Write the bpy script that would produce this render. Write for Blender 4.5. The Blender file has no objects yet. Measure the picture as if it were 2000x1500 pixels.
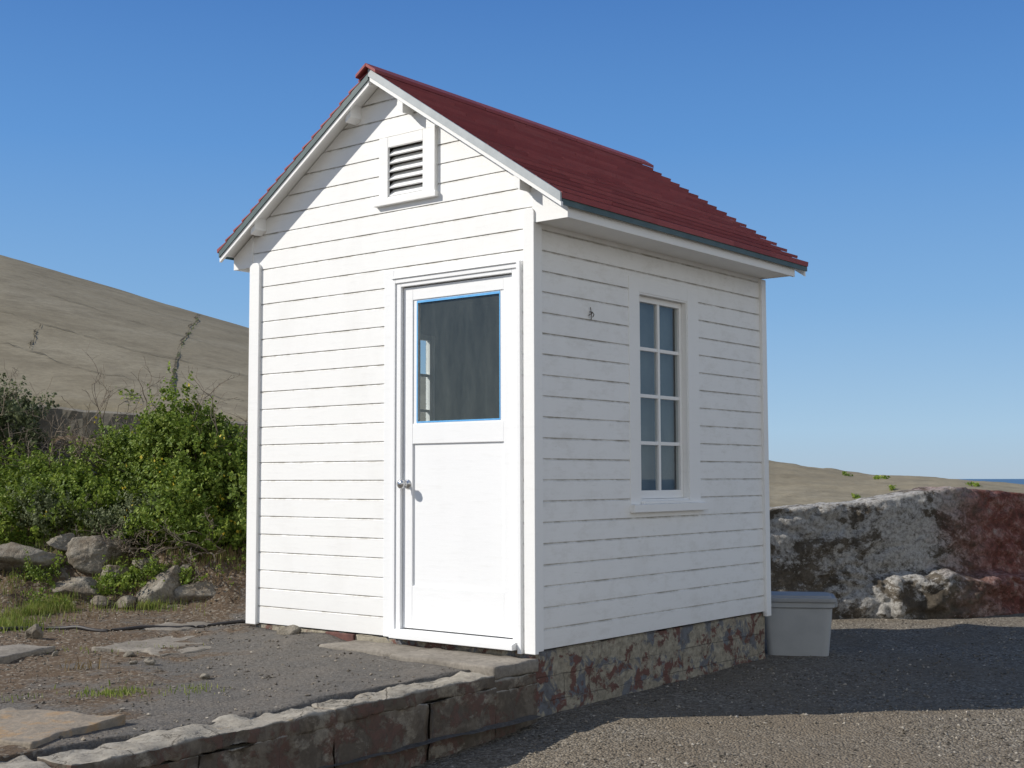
import bpy, bmesh, math, random
import numpy as np
from mathutils import Vector, Matrix, noise
random.seed(7); rng=np.random.default_rng(7)
scene=bpy.context.scene
col=scene.collection
scene.view_settings.view_transform='Standard'
scene.view_settings.look='None'
scene.view_settings.exposure=0

# ---------------------------------------------------------------- camera forward/lateral axes, for positions worked out from image pixels
AZ=0.6766; CX,CY,CZ=-5.508,-4.272,0.930
ca,sa=math.cos(AZ),math.sin(AZ)
def cam_to_xy(f,l):
    return (CX+f*ca+l*sa, CY+f*sa-l*ca)
def xy_to_cam(x,y):
    dx,dy=x-CX,y-CY
    return dx*ca+dy*sa, dx*sa-dy*ca
def sstep(a,b,x):
    t=min(1,max(0,(x-a)/(b-a))); return t*t*(3-2*t)
def fbm(x,y,z=0,o=4):
    return noise.fractal(Vector((x,y,z)),0.6,2.0,o)

# ---------------------------------------------------------------- helpers
def finish(o,kind=None,label=None,cat=None,group=None):
    if kind:o['kind']=kind
    if label:o['label']=label
    if cat:o['category']=cat
    if group:o['group']=group
    return o
def setpar(o,p):
    root=Vector((0,0,0)); q=p
    while q: root+=q.location; q=q.parent
    o.parent=p
    o.matrix_parent_inverse=Matrix.Translation(-root)
def obj_from(name,verts,faces,mat=None,smooth=False,parent=None,loc=None):
    me=bpy.data.meshes.new(name)
    if loc is not None:
        L_=np.array(loc); verts=[tuple(np.array(v)-L_) for v in verts]
    me.from_pydata([tuple(v) for v in verts],[],faces)
    if mat: me.materials.append(mat)
    if smooth: me.polygons.foreach_set('use_smooth',[True]*len(me.polygons))
    me.update()
    o=bpy.data.objects.new(name,me); col.objects.link(o)
    if loc is not None:o.location=loc
    if parent: setpar(o,parent)
    return o
def empty(name,loc):
    e=bpy.data.objects.new(name,None); col.objects.link(e); e.location=loc; e.empty_display_size=.2
    return e
def recalc(o):
    bm=bmesh.new(); bm.from_mesh(o.data); bmesh.ops.recalc_face_normals(bm,faces=bm.faces); bm.to_mesh(o.data); bm.free()
class MB:
    def __init__(s): s.v=[];s.f=[]
    def box(s,x0,x1,y0,y1,z0,z1):
        b=len(s.v)
        s.v+=[(x0,y0,z0),(x1,y0,z0),(x1,y1,z0),(x0,y1,z0),(x0,y0,z1),(x1,y0,z1),(x1,y1,z1),(x0,y1,z1)]
        s.f+=[(b+3,b+2,b+1,b),(b+4,b+5,b+6,b+7),(b,b+1,b+5,b+4),(b+1,b+2,b+6,b+5),(b+2,b+3,b+7,b+6),(b+3,b,b+4,b+7)]
    def poly(s,pts):
        b=len(s.v); s.v+=pts; s.f.append(tuple(range(b,b+len(pts))))
    def prism(s,pts,axis,a,b_):
        n=len(pts); b=len(s.v)
        def mk(p,t):
            return (t,p[0],p[1]) if axis==0 else ((p[0],t,p[1]) if axis==1 else (p[0],p[1],t))
        s.v+=[mk(p,a) for p in pts]+[mk(p,b_) for p in pts]
        s.f.append(tuple(range(b,b+n))); s.f.append(tuple(range(b+2*n-1,b+n-1,-1)))
        for i in range(n):
            j=(i+1)%n; s.f.append((b+i,b+n+i,b+n+j,b+j))
    def make(s,name,mat,parent=None,bevel=0,smooth=False,loc=None,rec=True):
        o=obj_from(name,s.v,s.f,mat,smooth=smooth,parent=None,loc=loc)
        if rec: recalc(o)
        if bevel:
            m=o.modifiers.new('bevel','BEVEL'); m.width=bevel; m.segments=2; m.limit_method='ANGLE'; m.angle_limit=math.radians(40)
        if parent: setpar(o,parent)
        return o

# ---------------------------------------------------------------- material DSL
class M:
    def __init__(s,name):
        s.m=bpy.data.materials.new(name); s.m.use_nodes=True
        s.n=s.m.node_tree.nodes; s.l=s.m.node_tree.links
        s.b=s.n['Principled BSDF']; s.out=s.n['Material Output']
        s.geo=s.n.new('ShaderNodeNewGeometry')
    def pos(s,scale=(1,1,1),rot=(0,0,0)):
        mp=s.n.new('ShaderNodeMapping'); mp.inputs['Scale'].default_value=scale; mp.inputs['Rotation'].default_value=rot
        s.l.new(s.geo.outputs['Position'],mp.inputs['Vector']); return mp.outputs[0]
    def noise(s,scale,detail=4,rough=.6,vec=None,dist=0):
        n=s.n.new('ShaderNodeTexNoise'); n.inputs['Scale'].default_value=scale; n.inputs['Detail'].default_value=detail
        n.inputs['Roughness'].default_value=rough; n.inputs['Distortion'].default_value=dist
        s.l.new(vec if vec else s.geo.outputs['Position'],n.inputs['Vector']); return n.outputs['Fac']
    def vor(s,scale,feature='F1',vec=None,rand=1,out='Distance'):
        n=s.n.new('ShaderNodeTexVoronoi'); n.feature=feature; n.inputs['Scale'].default_value=scale; n.inputs['Randomness'].default_value=rand
        s.l.new(vec if vec else s.geo.outputs['Position'],n.inputs['Vector']); return n.outputs[out]
    def ramp(s,fac,stops):
        r=s.n.new('ShaderNodeValToRGB'); e=r.color_ramp.elements
        while len(e)<len(stops): e.new(.5)
        for i,(p,c) in enumerate(stops):
            e[i].position=p; c=c if hasattr(c,'__len__') else (c,c,c); e[i].color=(*c,1)
        s.l.new(fac,r.inputs[0]); return r.outputs[0]
    def mix(s,fac,a,b,mode='MIX'):
        n=s.n.new('ShaderNodeMix'); n.data_type='RGBA'; n.blend_type=mode; n.clamp_factor=True
        for sock,val in((n.inputs[0],fac),(n.inputs[6],a),(n.inputs[7],b)):
            if isinstance(val,(int,float)): 
                sock.default_value=val if sock==n.inputs[0] else (val,val,val,1)
            elif isinstance(val,tuple): sock.default_value=(*val,1)
            else: s.l.new(val,sock)
        return n.outputs[2]
    def math(s,op,a,b=0,c=None):
        n=s.n.new('ShaderNodeMath'); n.operation=op
        for i,val in enumerate((a,b,c)):
            if val is None: continue
            if isinstance(val,(int,float)): n.inputs[i].default_value=val
            else: s.l.new(val,n.inputs[i])
        return n.outputs[0]
    def sep(s,vec=None):
        n=s.n.new('ShaderNodeSeparateXYZ'); s.l.new(vec if vec else s.geo.outputs['Position'],n.inputs[0]); return n.outputs
    def addv(s,vec,fac,amt):
        n=s.n.new('ShaderNodeVectorMath'); n.operation='SCALE'; s.l.new(fac,n.inputs[0]); n.inputs['Scale'].default_value=amt
        a=s.n.new('ShaderNodeVectorMath'); a.operation='ADD'; s.l.new(vec,a.inputs[0]); s.l.new(n.outputs[0],a.inputs[1]); return a.outputs[0]
    def color(s,c):
        if isinstance(c,tuple): s.b.inputs['Base Color'].default_value=(*c,1)
        else: s.l.new(c,s.b.inputs['Base Color'])
        return s
    def rough(s,r):
        if isinstance(r,(int,float)): s.b.inputs['Roughness'].default_value=r
        else: s.l.new(r,s.b.inputs['Roughness'])
        return s
    def bump(s,h,strength=.5,dist=.01):
        b=s.n.new('ShaderNodeBump'); b.inputs['Strength'].default_value=strength; b.inputs['Distance'].default_value=dist
        s.l.new(h,b.inputs['Height']); s.l.new(b.outputs[0],s.b.inputs['Normal']); return s
    def spec(s,v): s.b.inputs['Specular IOR Level'].default_value=v; return s
    def island(s): return s.geo.outputs['Random Per Island']

def white_paint(name,base=(.87,.868,.85),dirt=(.64,.62,.58),amount=.22,grime=True):
    m=M(name)
    n1=m.noise(3.2,6,.65,m.pos((1,1,.45)))
    n2=m.noise(14,6,.7,m.pos((.35,.35,3.)))
    n3=m.noise(60,3,.6)
    f=m.math('MULTIPLY',m.ramp(n1,[(.5,0),(.8,1)]),amount)
    c=m.mix(f,base,dirt)
    c=m.mix(m.math('MULTIPLY',m.ramp(n2,[(.55,0),(.8,1)]),.20),c,(.55,.54,.50))
    if grime:
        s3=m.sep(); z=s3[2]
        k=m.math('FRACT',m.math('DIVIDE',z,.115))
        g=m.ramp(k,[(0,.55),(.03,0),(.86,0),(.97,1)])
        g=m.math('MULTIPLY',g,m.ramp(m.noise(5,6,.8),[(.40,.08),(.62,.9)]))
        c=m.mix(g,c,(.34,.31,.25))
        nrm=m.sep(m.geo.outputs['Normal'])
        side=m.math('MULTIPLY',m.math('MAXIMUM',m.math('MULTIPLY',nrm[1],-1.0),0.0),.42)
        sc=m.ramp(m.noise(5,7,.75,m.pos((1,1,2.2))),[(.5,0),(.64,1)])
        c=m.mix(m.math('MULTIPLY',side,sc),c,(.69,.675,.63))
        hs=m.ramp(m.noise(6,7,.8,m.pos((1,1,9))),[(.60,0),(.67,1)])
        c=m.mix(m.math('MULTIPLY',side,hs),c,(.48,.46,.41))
        s=m.ramp(m.math('ADD',z,m.math('MULTIPLY',n1,.3)),[(.12,.5),(.42,0)])
        c=m.mix(m.math('MULTIPLY',s,.3),c,(.5,.45,.38))
    m.color(c).rough(.55).spec(.35)
    h=m.math('ADD',m.math('MULTIPLY',n2,.6),m.math('MULTIPLY',n3,.3))
    m.bump(h,.4,.003)
    return m.m
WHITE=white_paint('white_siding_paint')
TRIM=white_paint('white_trim_paint',amount=.15,grime=False)
DOORW=white_paint('white_door_paint',base=(.86,.865,.865),dirt=(.70,.70,.70),amount=.15,grime=False)

m=M('maroon_shingle'); r=m.island()
c=m.ramp(r,[(0,(.25,.046,.048)),(.5,(.30,.060,.060)),(1,(.35,.080,.078))])
c=m.mix(m.ramp(m.noise(14,6,.75),[(.45,0),(.78,.5)]),c,(.17,.042,.045))
c=m.mix(m.ramp(m.noise(5,5,.7,m.pos((.4,3,3))),[(.5,0),(.75,.35)]),c,(.38,.15,.14))
m.color(c).rough(.6).spec(.3); m.bump(m.noise(90,4,.7),.4,.003); SHING=m.m
m=M('galvanized_edge'); m.color(m.ramp(m.noise(12,4,.6),[(.3,(.34,.37,.38)),(.7,(.43,.46,.47))])).rough(.5); METAL=m.m
m=M('green_edge'); m.color(m.ramp(m.noise(12,4,.6),[(.3,(.045,.08,.08)),(.7,(.08,.125,.125))])).rough(.5); GREEN=m.m
m=M('interior_wall'); m.color(m.ramp(m.noise(4,5,.6),[(.3,(.22,.23,.21)),(.7,(.32,.33,.30))])).rough(.9); INT=m.m
m=M('blind'); m.color(m.ramp(m.noise(3,5,.6),[(.35,(.07,.115,.165)),(.65,(.13,.18,.22))])).rough(.9); BLIND=m.m
m=M('blue_tape'); m.color(m.ramp(m.noise(30,3,.6),[(.3,(.08,.36,.74)),(.7,(.13,.46,.84))])).rough(.6); TAPE=m.m
def glass(name,tint=(.86,.89,.88),dust=.10,vs=(5,5,.8),lo=.2):
    m=M(name); n,l=m.n,m.l
    tr=n.new('ShaderNodeBsdfTransparent'); tr.inputs[0].default_value=(*tint,1)
    gl=n.new('ShaderNodeBsdfGlossy'); gl.inputs['Roughness'].default_value=.02
    di=n.new('ShaderNodeBsdfDiffuse'); di.inputs[0].default_value=(.40,.43,.38,1)
    dt=n.new('ShaderNodeVectorMath'); dt.operation='DOT_PRODUCT'; l.new(m.geo.outputs['Normal'],dt.inputs[0]); l.new(m.geo.outputs['Incoming'],dt.inputs[1])
    k=m.math('SUBTRACT',1.0,m.math('ABSOLUTE',dt.outputs['Value'])); k=m.math('POWER',k,4.0)
    fr=m.math('ADD',m.math('MULTIPLY',k,.9),.07)
    mx=n.new('ShaderNodeMixShader'); mx2=n.new('ShaderNodeMixShader')
    st=m.ramp(m.noise(3,7,.72,m.pos(vs)),[(.30,dust*lo),(.75,dust)])
    l.new(st,mx2.inputs[0]); l.new(tr.outputs[0],mx2.inputs[1]); l.new(di.outputs[0],mx2.inputs[2])
    l.new(fr,mx.inputs[0]); l.new(mx2.outputs[0],mx.inputs[1]); l.new(gl.outputs[0],mx.inputs[2])
    l.new(mx.outputs[0],m.out.inputs[0]); return m.m
GLASS=glass('window_glass',dust=.05)
DGLASS=glass('dusty_door_glass',dust=.17,vs=(4.5,4.5,1.0),lo=.40)
m=M('chrome_knob'); m.color((.6,.6,.6)).rough(.2); m.b.inputs['Metallic'].default_value=.9; CHROME=m.m
m=M('rusty_wire'); m.color((.12,.10,.08)).rough(.8); WIRE=m.m

def masonry(name,cols,bscale=None,white=.5,orange=False,top=None,sc=1.0,dark=.7,edge=.012):
    m=M(name)
    a=m.noise(5*sc,7,.68,dist=.6); b=m.noise(7*sc,7,.68,m.pos((1,1,1),(.5,.2,.9)),dist=.4); c_=m.noise(3.6*sc,7,.72,m.pos((1,1,1.3),(1.2,.4,.1)))
    c=m.mix(m.ramp(a,[(.49-edge,0),(.49+edge,1)]),cols[0],cols[1])
    c=m.mix(m.ramp(b,[(.53-edge,0),(.53+edge,1)]),c,cols[2])
    c=m.mix(m.ramp(c_,[(white,0),(white+2*edge,1)]),c,cols[3])
    d=m.noise(26,5,.75)
    c=m.mix(m.ramp(d,[(.38,.0),(.68,dark)]),c,(.085,.07,.055))
    if top:
        nz=m.sep(m.geo.outputs['Normal'])[2]
        tc=m.mix(m.ramp(b,[(.4,0),(.65,.7)]),top,tuple(x*.6 for x in top))
        tc=m.mix(m.ramp(d,[(.45,0),(.75,.6)]),tc,(.10,.08,.06))
        if orange:
            o=m.noise(7,6,.7,m.pos((1,1,1),(.1,.9,.4)))
            tc=m.mix(m.ramp(o,[(.60,0),(.70,.55)]),tc,(.30,.21,.09))
        ck=m.vor(2.2,'DISTANCE_TO_EDGE',m.addv(m.pos(),m.noise(6,5,.7),.25))
        tc=m.mix(m.ramp(ck,[(0,.9),(.012,0)]),tc,(.05,.042,.03))
        c=m.mix(m.ramp(nz,[(.3,0),(.7,1)]),c,tc)
    if bscale:
        br=m.n.new('ShaderNodeTexBrick')
        s=m.sep(); cmb=m.n.new('ShaderNodeCombineXYZ')
        m.l.new(m.math('ADD',s[0],m.math('MULTIPLY',s[1],.9)),cmb.inputs[0]); m.l.new(s[2],cmb.inputs[1])
        vec=m.addv(cmb.outputs[0],m.noise(5,3,.5),.02)
        m.l.new(vec,br.inputs['Vector']); br.inputs['Scale'].default_value=1
        bw,bh=bscale
        br.inputs['Brick Width'].default_value=bw; br.inputs['Row Height'].default_value=bh; br.inputs['Mortar Size'].default_value=.003; br.inputs['Mortar Smooth'].default_value=.6
        gap=m.math('MULTIPLY',br.outputs['Fac'],m.ramp(m.noise(3,3,.6),[(.4,0),(.6,.55)]))
        c=m.mix(gap,c,(.06,.05,.04))
    m.color(c).rough(.9).spec(.15)
    h=m.math('ADD',m.math('MULTIPLY',d,.5),m.math('MULTIPLY',m.ramp(b,[(.5,0),(.56,.5)]),.5))
    if bscale: h=m.math('SUBTRACT',h,m.math('MULTIPLY',gap,.8))
    m.bump(h,.8,.012)
    return m.m
FOUND=masonry('peeling_foundation',[(.17,.18,.195),(.38,.34,.26),(.18,.088,.072),(.40,.36,.275)],(.62,.135),.52,sc=1.15,dark=.65,edge=.02)
CURB=masonry('weathered_block',[(.13,.108,.085),(.19,.16,.125),(.15,.09,.072),(.31,.275,.22)],None,.56,True,(.37,.335,.275),edge=.03)
m=M('concrete_slab'); a=m.noise(4,7,.7); d=m.noise(40,4,.7)
c=m.ramp(a,[(.3,(.17,.15,.12)),(.5,(.25,.225,.19)),(.7,(.33,.295,.245))]); c=m.mix(m.ramp(d,[(.4,0),(.75,.6)]),c,(.10,.085,.07))
m.color(c).rough(.9).spec(.15); m.bump(m.math('ADD',a,d),.6,.008); SLAB=m.m
m=M('lichen_slab'); a=m.noise(6,7,.7); d=m.noise(40,4,.7)
c=m.ramp(a,[(.35,(.22,.19,.15)),(.5,(.30,.25,.19)),(.6,(.36,.24,.13)),(.7,(.28,.24,.20))]); c=m.mix(m.ramp(d,[(.4,0),(.75,.5)]),c,(.10,.085,.07))
m.color(c).rough(.9).spec(.15); m.bump(m.math('ADD',a,d),.6,.008); LICH=m.m

m=M('gravel_road')
v=m.vor(75,'F1',out='Color'); vd=m.vor(75,'F1'); a=m.noise(1.1,6,.65); b=m.noise(20,5,.7)
sp=m.n.new('ShaderNodeSeparateColor'); m.l.new(v,sp.inputs[0])
c=m.ramp(sp.outputs[0],[(0,(.088,.076,.060)),(.5,(.19,.166,.132)),(1,(.37,.335,.275))])
c=m.mix(m.ramp(a,[(.38,.8),(.6,.1)]),c,(.195,.158,.113))
c=m.mix(m.ramp(b,[(.4,0),(.7,.5)]),c,(.09,.073,.054))
m.color(c).rough(.95).spec(.12)
m.bump(m.math('ADD',m.math('MULTIPLY',vd,-.9),b),.9,.012); ROAD=m.m
m=M('terrace_earth')
a=m.noise(1.3,6,.7); b=m.noise(7,7,.7); d=m.noise(55,4,.75); v=m.vor(60,'F1',out='Color'); vd=m.vor(60,'F1')
sp=m.n.new('ShaderNodeSeparateColor'); m.l.new(v,sp.inputs[0])
s=m.sep()
asph=m.ramp(m.noise(30,5,.7),[(.3,(.10,.094,.085)),(.55,(.152,.142,.127)),(.75,(.215,.20,.18))])
asph=m.mix(m.ramp(m.noise(2.4,7,.75),[(.45,0),(.62,.55)]),asph,(.20,.175,.145))
dirt=m.ramp(b,[(.35,(.15,.105,.068)),(.6,(.12,.085,.055)),(.7,(.20,.16,.12))])
dirt=m.mix(m.ramp(sp.outputs[0],[(.78,0),(.9,.7)]),dirt,(.32,.28,.22))
e1=m.math('ADD',m.math('ADD',m.math('MULTIPLY',s[0],-.20),m.math('MULTIPLY',s[1],.26)),m.math('MULTIPLY',m.noise(1.6,6,.68),1.5))
mr=m.n.new('ShaderNodeMapRange'); mr.inputs[1].default_value=1.38; mr.inputs[2].default_value=1.52; m.l.new(e1,mr.inputs[0])
bank=m.ramp(s[2],[(.0,0),(.12,1)])
c=m.mix(m.math('MAXIMUM',mr.outputs[0],bank),asph,dirt)
c=m.mix(m.ramp(d,[(.4,0),(.7,.55)]),c,(.06,.048,.038))
m.color(c).rough(.95).spec(.12)
m.bump(m.math('ADD',m.math('ADD',b,d),m.math('MULTIPLY',vd,-.5)),.8,.010); EARTH=m.m
m=M('hill_concrete')
a=m.noise(.45,7,.65); b=m.noise(2.2,7,.72); d=m.noise(14,5,.7); e_=m.noise(1.1,7,.75)
c=m.ramp(a,[(.3,(.235,.202,.138)),(.5,(.275,.24,.168)),(.7,(.31,.275,.20))])
c=m.mix(m.ramp(b,[(.42,0),(.70,.55)]),c,(.19,.163,.112))
c=m.mix(m.ramp(e_,[(.50,0),(.64,.45)]),c,(.17,.145,.10))
c=m.mix(m.ramp(d,[(.42,0),(.72,.5)]),c,(.155,.13,.09))
m.color(c).rough(.95).spec(.1); m.bump(m.math('ADD',d,b),.35,.012); HILL=m.m
m=M('hill_crack'); m.color(m.ramp(m.noise(6,4,.7),[(.35,(.06,.052,.036)),(.65,(.16,.14,.10))])).rough(1).spec(.05); CRACK=m.m
m=M('old_concrete_curb'); a=m.noise(3,7,.7)
m.color(m.ramp(a,[(.3,(.14,.125,.10)),(.55,(.21,.19,.15)),(.75,(.30,.27,.21))])).rough(.9); m.bump(a,.4,.01); OLDC=m.m
m=M('whitewashed_rubble')
s=m.sep()
a=m.noise(1.5,7,.72,m.pos((1,1,1.6)),dist=.5); b=m.noise(6,7,.78,m.pos((1,1,1.3),(.3,.8,.2))); d=m.noise(30,5,.75)
stone=m.ramp(m.noise(4,5,.7),[(.3,(.06,.05,.038)),(.5,(.13,.11,.085)),(.7,(.21,.18,.14))])
wf=m.ramp(m.math('ADD',m.math('ADD',m.math('MULTIPLY',a,.55),m.math('MULTIPLY',b,.45)),m.math('MULTIPLY',s[2],.10)),[(.495,0),(.54,.92)])
c=m.mix(wf,stone,m.mix(b,(.44,.425,.39),(.62,.60,.56)))
rz=m.n.new('ShaderNodeMapRange'); rz.inputs[1].default_value=6.75; rz.inputs[2].default_value=7.6
m.l.new(m.math('ADD',m.math('SUBTRACT',s[0],m.math('MULTIPLY',s[1],.6)),m.math('MULTIPLY',b,1.6)),rz.inputs[0])
redc=m.ramp(b,[(.35,(.11,.045,.036)),(.48,(.23,.085,.068)),(.58,(.37,.21,.18)),(.7,(.44,.36,.33))])
c=m.mix(rz.outputs[0],c,redc)
c=m.mix(m.ramp(d,[(.42,0),(.70,.8)]),c,(.055,.045,.034))
m.color(c).rough(.9).spec(.12); m.bump(m.math('ADD',b,m.math('MULTIPLY',d,.6)),1.0,.035); RUB=m.m
m=M('boulder_stone'); a=m.noise(7,7,.7); b=m.noise(2.5,5,.7,m.pos((1,1,2.5)))
c=m.ramp(a,[(.3,(.14,.122,.098)),(.5,(.26,.235,.19)),(.7,(.40,.365,.305))]); c=m.mix(m.ramp(b,[(.43,0),(.62,.7)]),c,(.14,.105,.07))
c=m.mix(m.ramp(m.noise(22,5,.7),[(.47,0),(.72,.6)]),c,(.08,.065,.05))
m.color(c).rough(.9).spec(.15); m.bump(m.math('ADD',a,m.noise(40,4,.7)),.9,.02); ROCK=m.m
m=M('pebble_stone'); m.color(m.ramp(m.island(),[(0,(.08,.07,.056)),(.5,(.175,.153,.122)),(.85,(.27,.24,.195)),(1,(.43,.39,.33))])).rough(.9).spec(.15); PEB=m.m
m=M('terrace_pebble'); m.color(m.ramp(m.island(),[(0,(.07,.055,.04)),(.6,(.15,.13,.10)),(.9,(.26,.22,.17)),(1,(.42,.37,.30))])).rough(.9); PEB2=m.m
def leafmat(name,c0,c1,c2,tr=.3,dk=.5):
    m=M(name); c=m.ramp(m.island(),[(0,c0),(.5,c1),(1,c2)])
    c=m.mix(m.ramp(m.noise(3.5,5,.65),[(.36,dk),(.56,0)]),c,tuple(x*.6 for x in c0))
    m.color(c).rough(.6).spec(.3)
    t=m.n.new('ShaderNodeBsdfTranslucent'); m.l.new(c,t.inputs[0]); mx=m.n.new('ShaderNodeMixShader'); mx.inputs[0].default_value=tr
    m.l.new(m.b.outputs[0],mx.inputs[1]); m.l.new(t.outputs[0],mx.inputs[2]); m.l.new(mx.outputs[0],m.out.inputs[0]); return m.m
LEAF=leafmat('shrub_leaf',(.10,.155,.02),(.215,.31,.045),(.36,.43,.08),.35)
LEAF2=leafmat('shrub_leaf_grey',(.10,.13,.055),(.18,.21,.10),(.27,.30,.15),.3)
GRASS=leafmat('grass_blade',(.13,.18,.03),(.22,.28,.05),(.36,.36,.11))
DRYG=leafmat('dry_grass',(.15,.10,.05),(.24,.17,.08),(.34,.26,.13))
FLOW=leafmat('yellow_petal',(.6,.45,.04),(.7,.55,.06),(.75,.6,.1))
m=M('twig_bark'); m.color(m.ramp(m.island(),[(0,(.09,.068,.048)),(1,(.27,.22,.165))])).rough(.9); TWIG=m.m
m=M('tote_plastic'); m.color(m.ramp(m.noise(5,5,.6),[(.3,(.35,.36,.365)),(.7,(.42,.43,.43))])).rough(.6).spec(.3); TOTE=m.m
m=M('tote_lid_plastic'); m.color(m.ramp(m.noise(5,5,.6),[(.3,(.27,.275,.275)),(.7,(.34,.34,.335))])).rough(.75).spec(.15); LID=m.m
m=M('black_hose'); m.color((.035,.03,.028)).rough(.6); HOSE=m.m
m=M('sea_water'); m.color((.03,.07,.13)).rough(.35); m.bump(m.noise(.02,4,.6),.3,1.0); SEA=m.m
m=M('red_brick'); m.color(m.ramp(m.noise(12,5,.7),[(.35,(.07,.03,.025)),(.65,(.16,.07,.055))])).rough(.9); BRICK=m.m

# ---------------------------------------------------------------- ground / road sheet
def road_z(x,y):
    z=-.36+(.06*x if x<0 else .018*min(x,2.2))
    z=max(z,-.75)
    r=math.hypot(x,y)
    if r<30: z+=.012*fbm(x*.8,y*.8)+.006*fbm(x*4,y*4,3)
    if r>60: z-=sstep(60,140,r)*75
    return z
ax=[-400,-250,-160,-120,-90,-70,-55,-40,-28,-20,-14,-10]+list(np.arange(-8,10,.12))+[11,13,16,20,28,40,55,70,90,120,160,250,400]
V=[(x,y,road_z(x,y)) for y in ax for x in ax]; n=len(ax)
Fc=[(j*n+i,j*n+i+1,(j+1)*n+i+1,(j+1)*n+i) for j in range(n-1) for i in range(n-1)]
finish(obj_from('ground',V,Fc,ROAD,smooth=True),'structure')
R=30000
V=[(-R,-R,-60),(R,-R,-60),(R,R,-60),(-R,R,-60)]
finish(obj_from('sea',V,[(0,1,2,3)],SEA),'structure')

yf=lambda x: -.02+.035*x if x>-4 else -.16
wdt=lambda x: .17+.13*sstep(1.6,2.8,-x)
def terr_z(x,y):
    f,l=xy_to_cam(x,y)
    w=.22*fbm(x*.7,y*.7,5)
    ff=f+w
    b=float(np.interp(ff,[9.2,9.7,10.0,10.4,11,12,12.4,20],[0,.06,.26,.45,.80,1.38,1.42,1.2]))
    b*=1-sstep(-2.2,-.6,l)
    z=-.058+.016*fbm(x*1.1,y*1.1)+.005*fbm(x*6,y*6,2)+b+ (b>.05)*(.06*fbm(x*2,y*2,7)+.03*fbm(x*6,y*6,4))
    if x<-.5: z-=.012*min(3,(-x-.5))
    if x<.2: z+=.034*sstep(1.38,1.6,y)*sstep(-.6,-.1,x)*(1-sstep(2.3,2.8,y))
    if x>2.3: z=z*(1-sstep(-.9,.1,l))-1.2*sstep(-.9,.1,l)
    if x<.02:
        yb=yf(x)+wdt(x)
        z-=.25*(1-sstep(yb-.05,yb-.01,y))
    if .02<x<2.6 and 0<y<2.34: z=-.12
    return z
xs=np.arange(-7,9,.07); ys=np.concatenate([np.arange(-.1,.5,.03),np.arange(.5,15,.07)])
V=[(x,y,terr_z(x,y)) for y in ys for x in xs]; n=len(xs)
Fc=[(j*n+i,j*n+i+1,(j+1)*n+i+1,(j+1)*n+i) for j in range(len(ys)-1) for i in range(n-1) if not (ys[j]<.06 and xs[i]>-.12)]
finish(obj_from('terrace_ground',V,Fc,EARTH,smooth=True),'structure')

# concrete-covered hill
base=[(-14,11.6,2.1),(-8,11.9,1.88),(-4.77,12.1,1.66),(-2.43,12.1,1.46),(0,12.2,1.05),(2.47,12.5,.62),(3.6,12.6,.66),(4.3,12.7,.74),(6.5,13.2,.66),(9,13.8,.5)]
crest=[(-22,30,8.2),(-15,28,6.80),(-10.34,26,5.48),(-4.87,24,3.74),(0,22,2.27),(3.85,19,1.16),(5.0,18,.97),(5.9,17,.90),(8,17,.72),(12,17,.45)]
nu=200; nt_=60; V=[]
K=np.arange(len(base))
def hill_p(u,t):
    B=[np.interp(u,K,[b[k] for b in base]) for k in range(3)]
    C=[np.interp(u,K,[b[k] for b in crest]) for k in range(3)]
    l=B[0]+(C[0]-B[0])*t; f=B[1]+(C[1]-B[1])*t; z=B[2]+(C[2]-B[2])*min(t,1)+.03*math.sin(min(1,max(0,t))*math.pi)*(C[2]-B[2])
    if t>1: z-=(t-1)**2*18+ (t-1)*1.5
    if t<0: z-=.8
    x,y=cam_to_xy(f,l); z+=.012*fbm(x*.35,y*.35,1)+.004*fbm(x*1.5,y*1.5,4)
    if l>1: z+=.020*fbm(x*1.2,y*1.2,6)+.008*fbm(x*5,y*5,2)
    return (x,y,z)
for i in range(nu):
    u=i/(nu-1)*(len(base)-1)
    for j in range(nt_): V.append(hill_p(u,-.04+j/(nt_-1)*1.45))
Fc=[(i*nt_+j,(i+1)*nt_+j,(i+1)*nt_+j+1,i*nt_+j+1) for i in range(nu-1) for j in range(nt_-1)]
nh=len(Fc)
def crack(pts,wid,seed,jit=.008,n=90):
    r_=random.Random(seed); pu=[p[0] for p in pts]; pt=[p[1] for p in pts]; kk=np.linspace(0,1,len(pts)); b0=len(V)
    steep=abs(pu[-1]-pu[0])<.3
    for i in range(n):
        s=i/(n-1); u=float(np.interp(s,kk,pu))+.003*r_.gauss(0,1)+.012*fbm(s*6,seed,0); t=float(np.interp(s,kk,pt))+jit*fbm(s*7,seed,3)*2.5+jit*.25*r_.gauss(0,1)
        a=hill_p(u,t); b=hill_p(u+.01,t) if steep else hill_p(u,t+.01)
        ww=wid*max(.12,.5+1.2*fbm(s*9,seed,8))
        d=Vector(b)-Vector(a); d.normalize(); a=Vector(a)+Vector((0,0,.014))
        V.append(tuple(a-d*ww)); V.append(tuple(a+d*ww))
    for i in range(n-1): Fc.append((b0+2*i,b0+2*i+2,b0+2*i+3,b0+2*i+1))
crack([(1.3,.16),(2.0,.20),(2.6,.11),(3.3,.09)],.020,1)
crack([(1.3,.42),(2.0,.36),(2.5,.30),(3.4,.25)],.020,2)
crack([(1.3,.62),(2.2,.60),(2.8,.50),(3.6,.46)],.018,3)
crack([(1.5,.88),(2.2,.82),(2.7,.74),(3.3,.76)],.020,4)
crack([(2.66,.0),(2.70,.3),(2.77,.7),(2.80,.97)],.022,5,n=70)
crack([(2.1,.20),(2.14,.33)],.014,6,n=30)
crack([(5.1,.15),(5.5,.3),(6.2,.2)],.012,9,n=50)
hill=obj_from('hill',V,Fc,HILL,smooth=True); hill.data.materials.append(CRACK)
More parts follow.
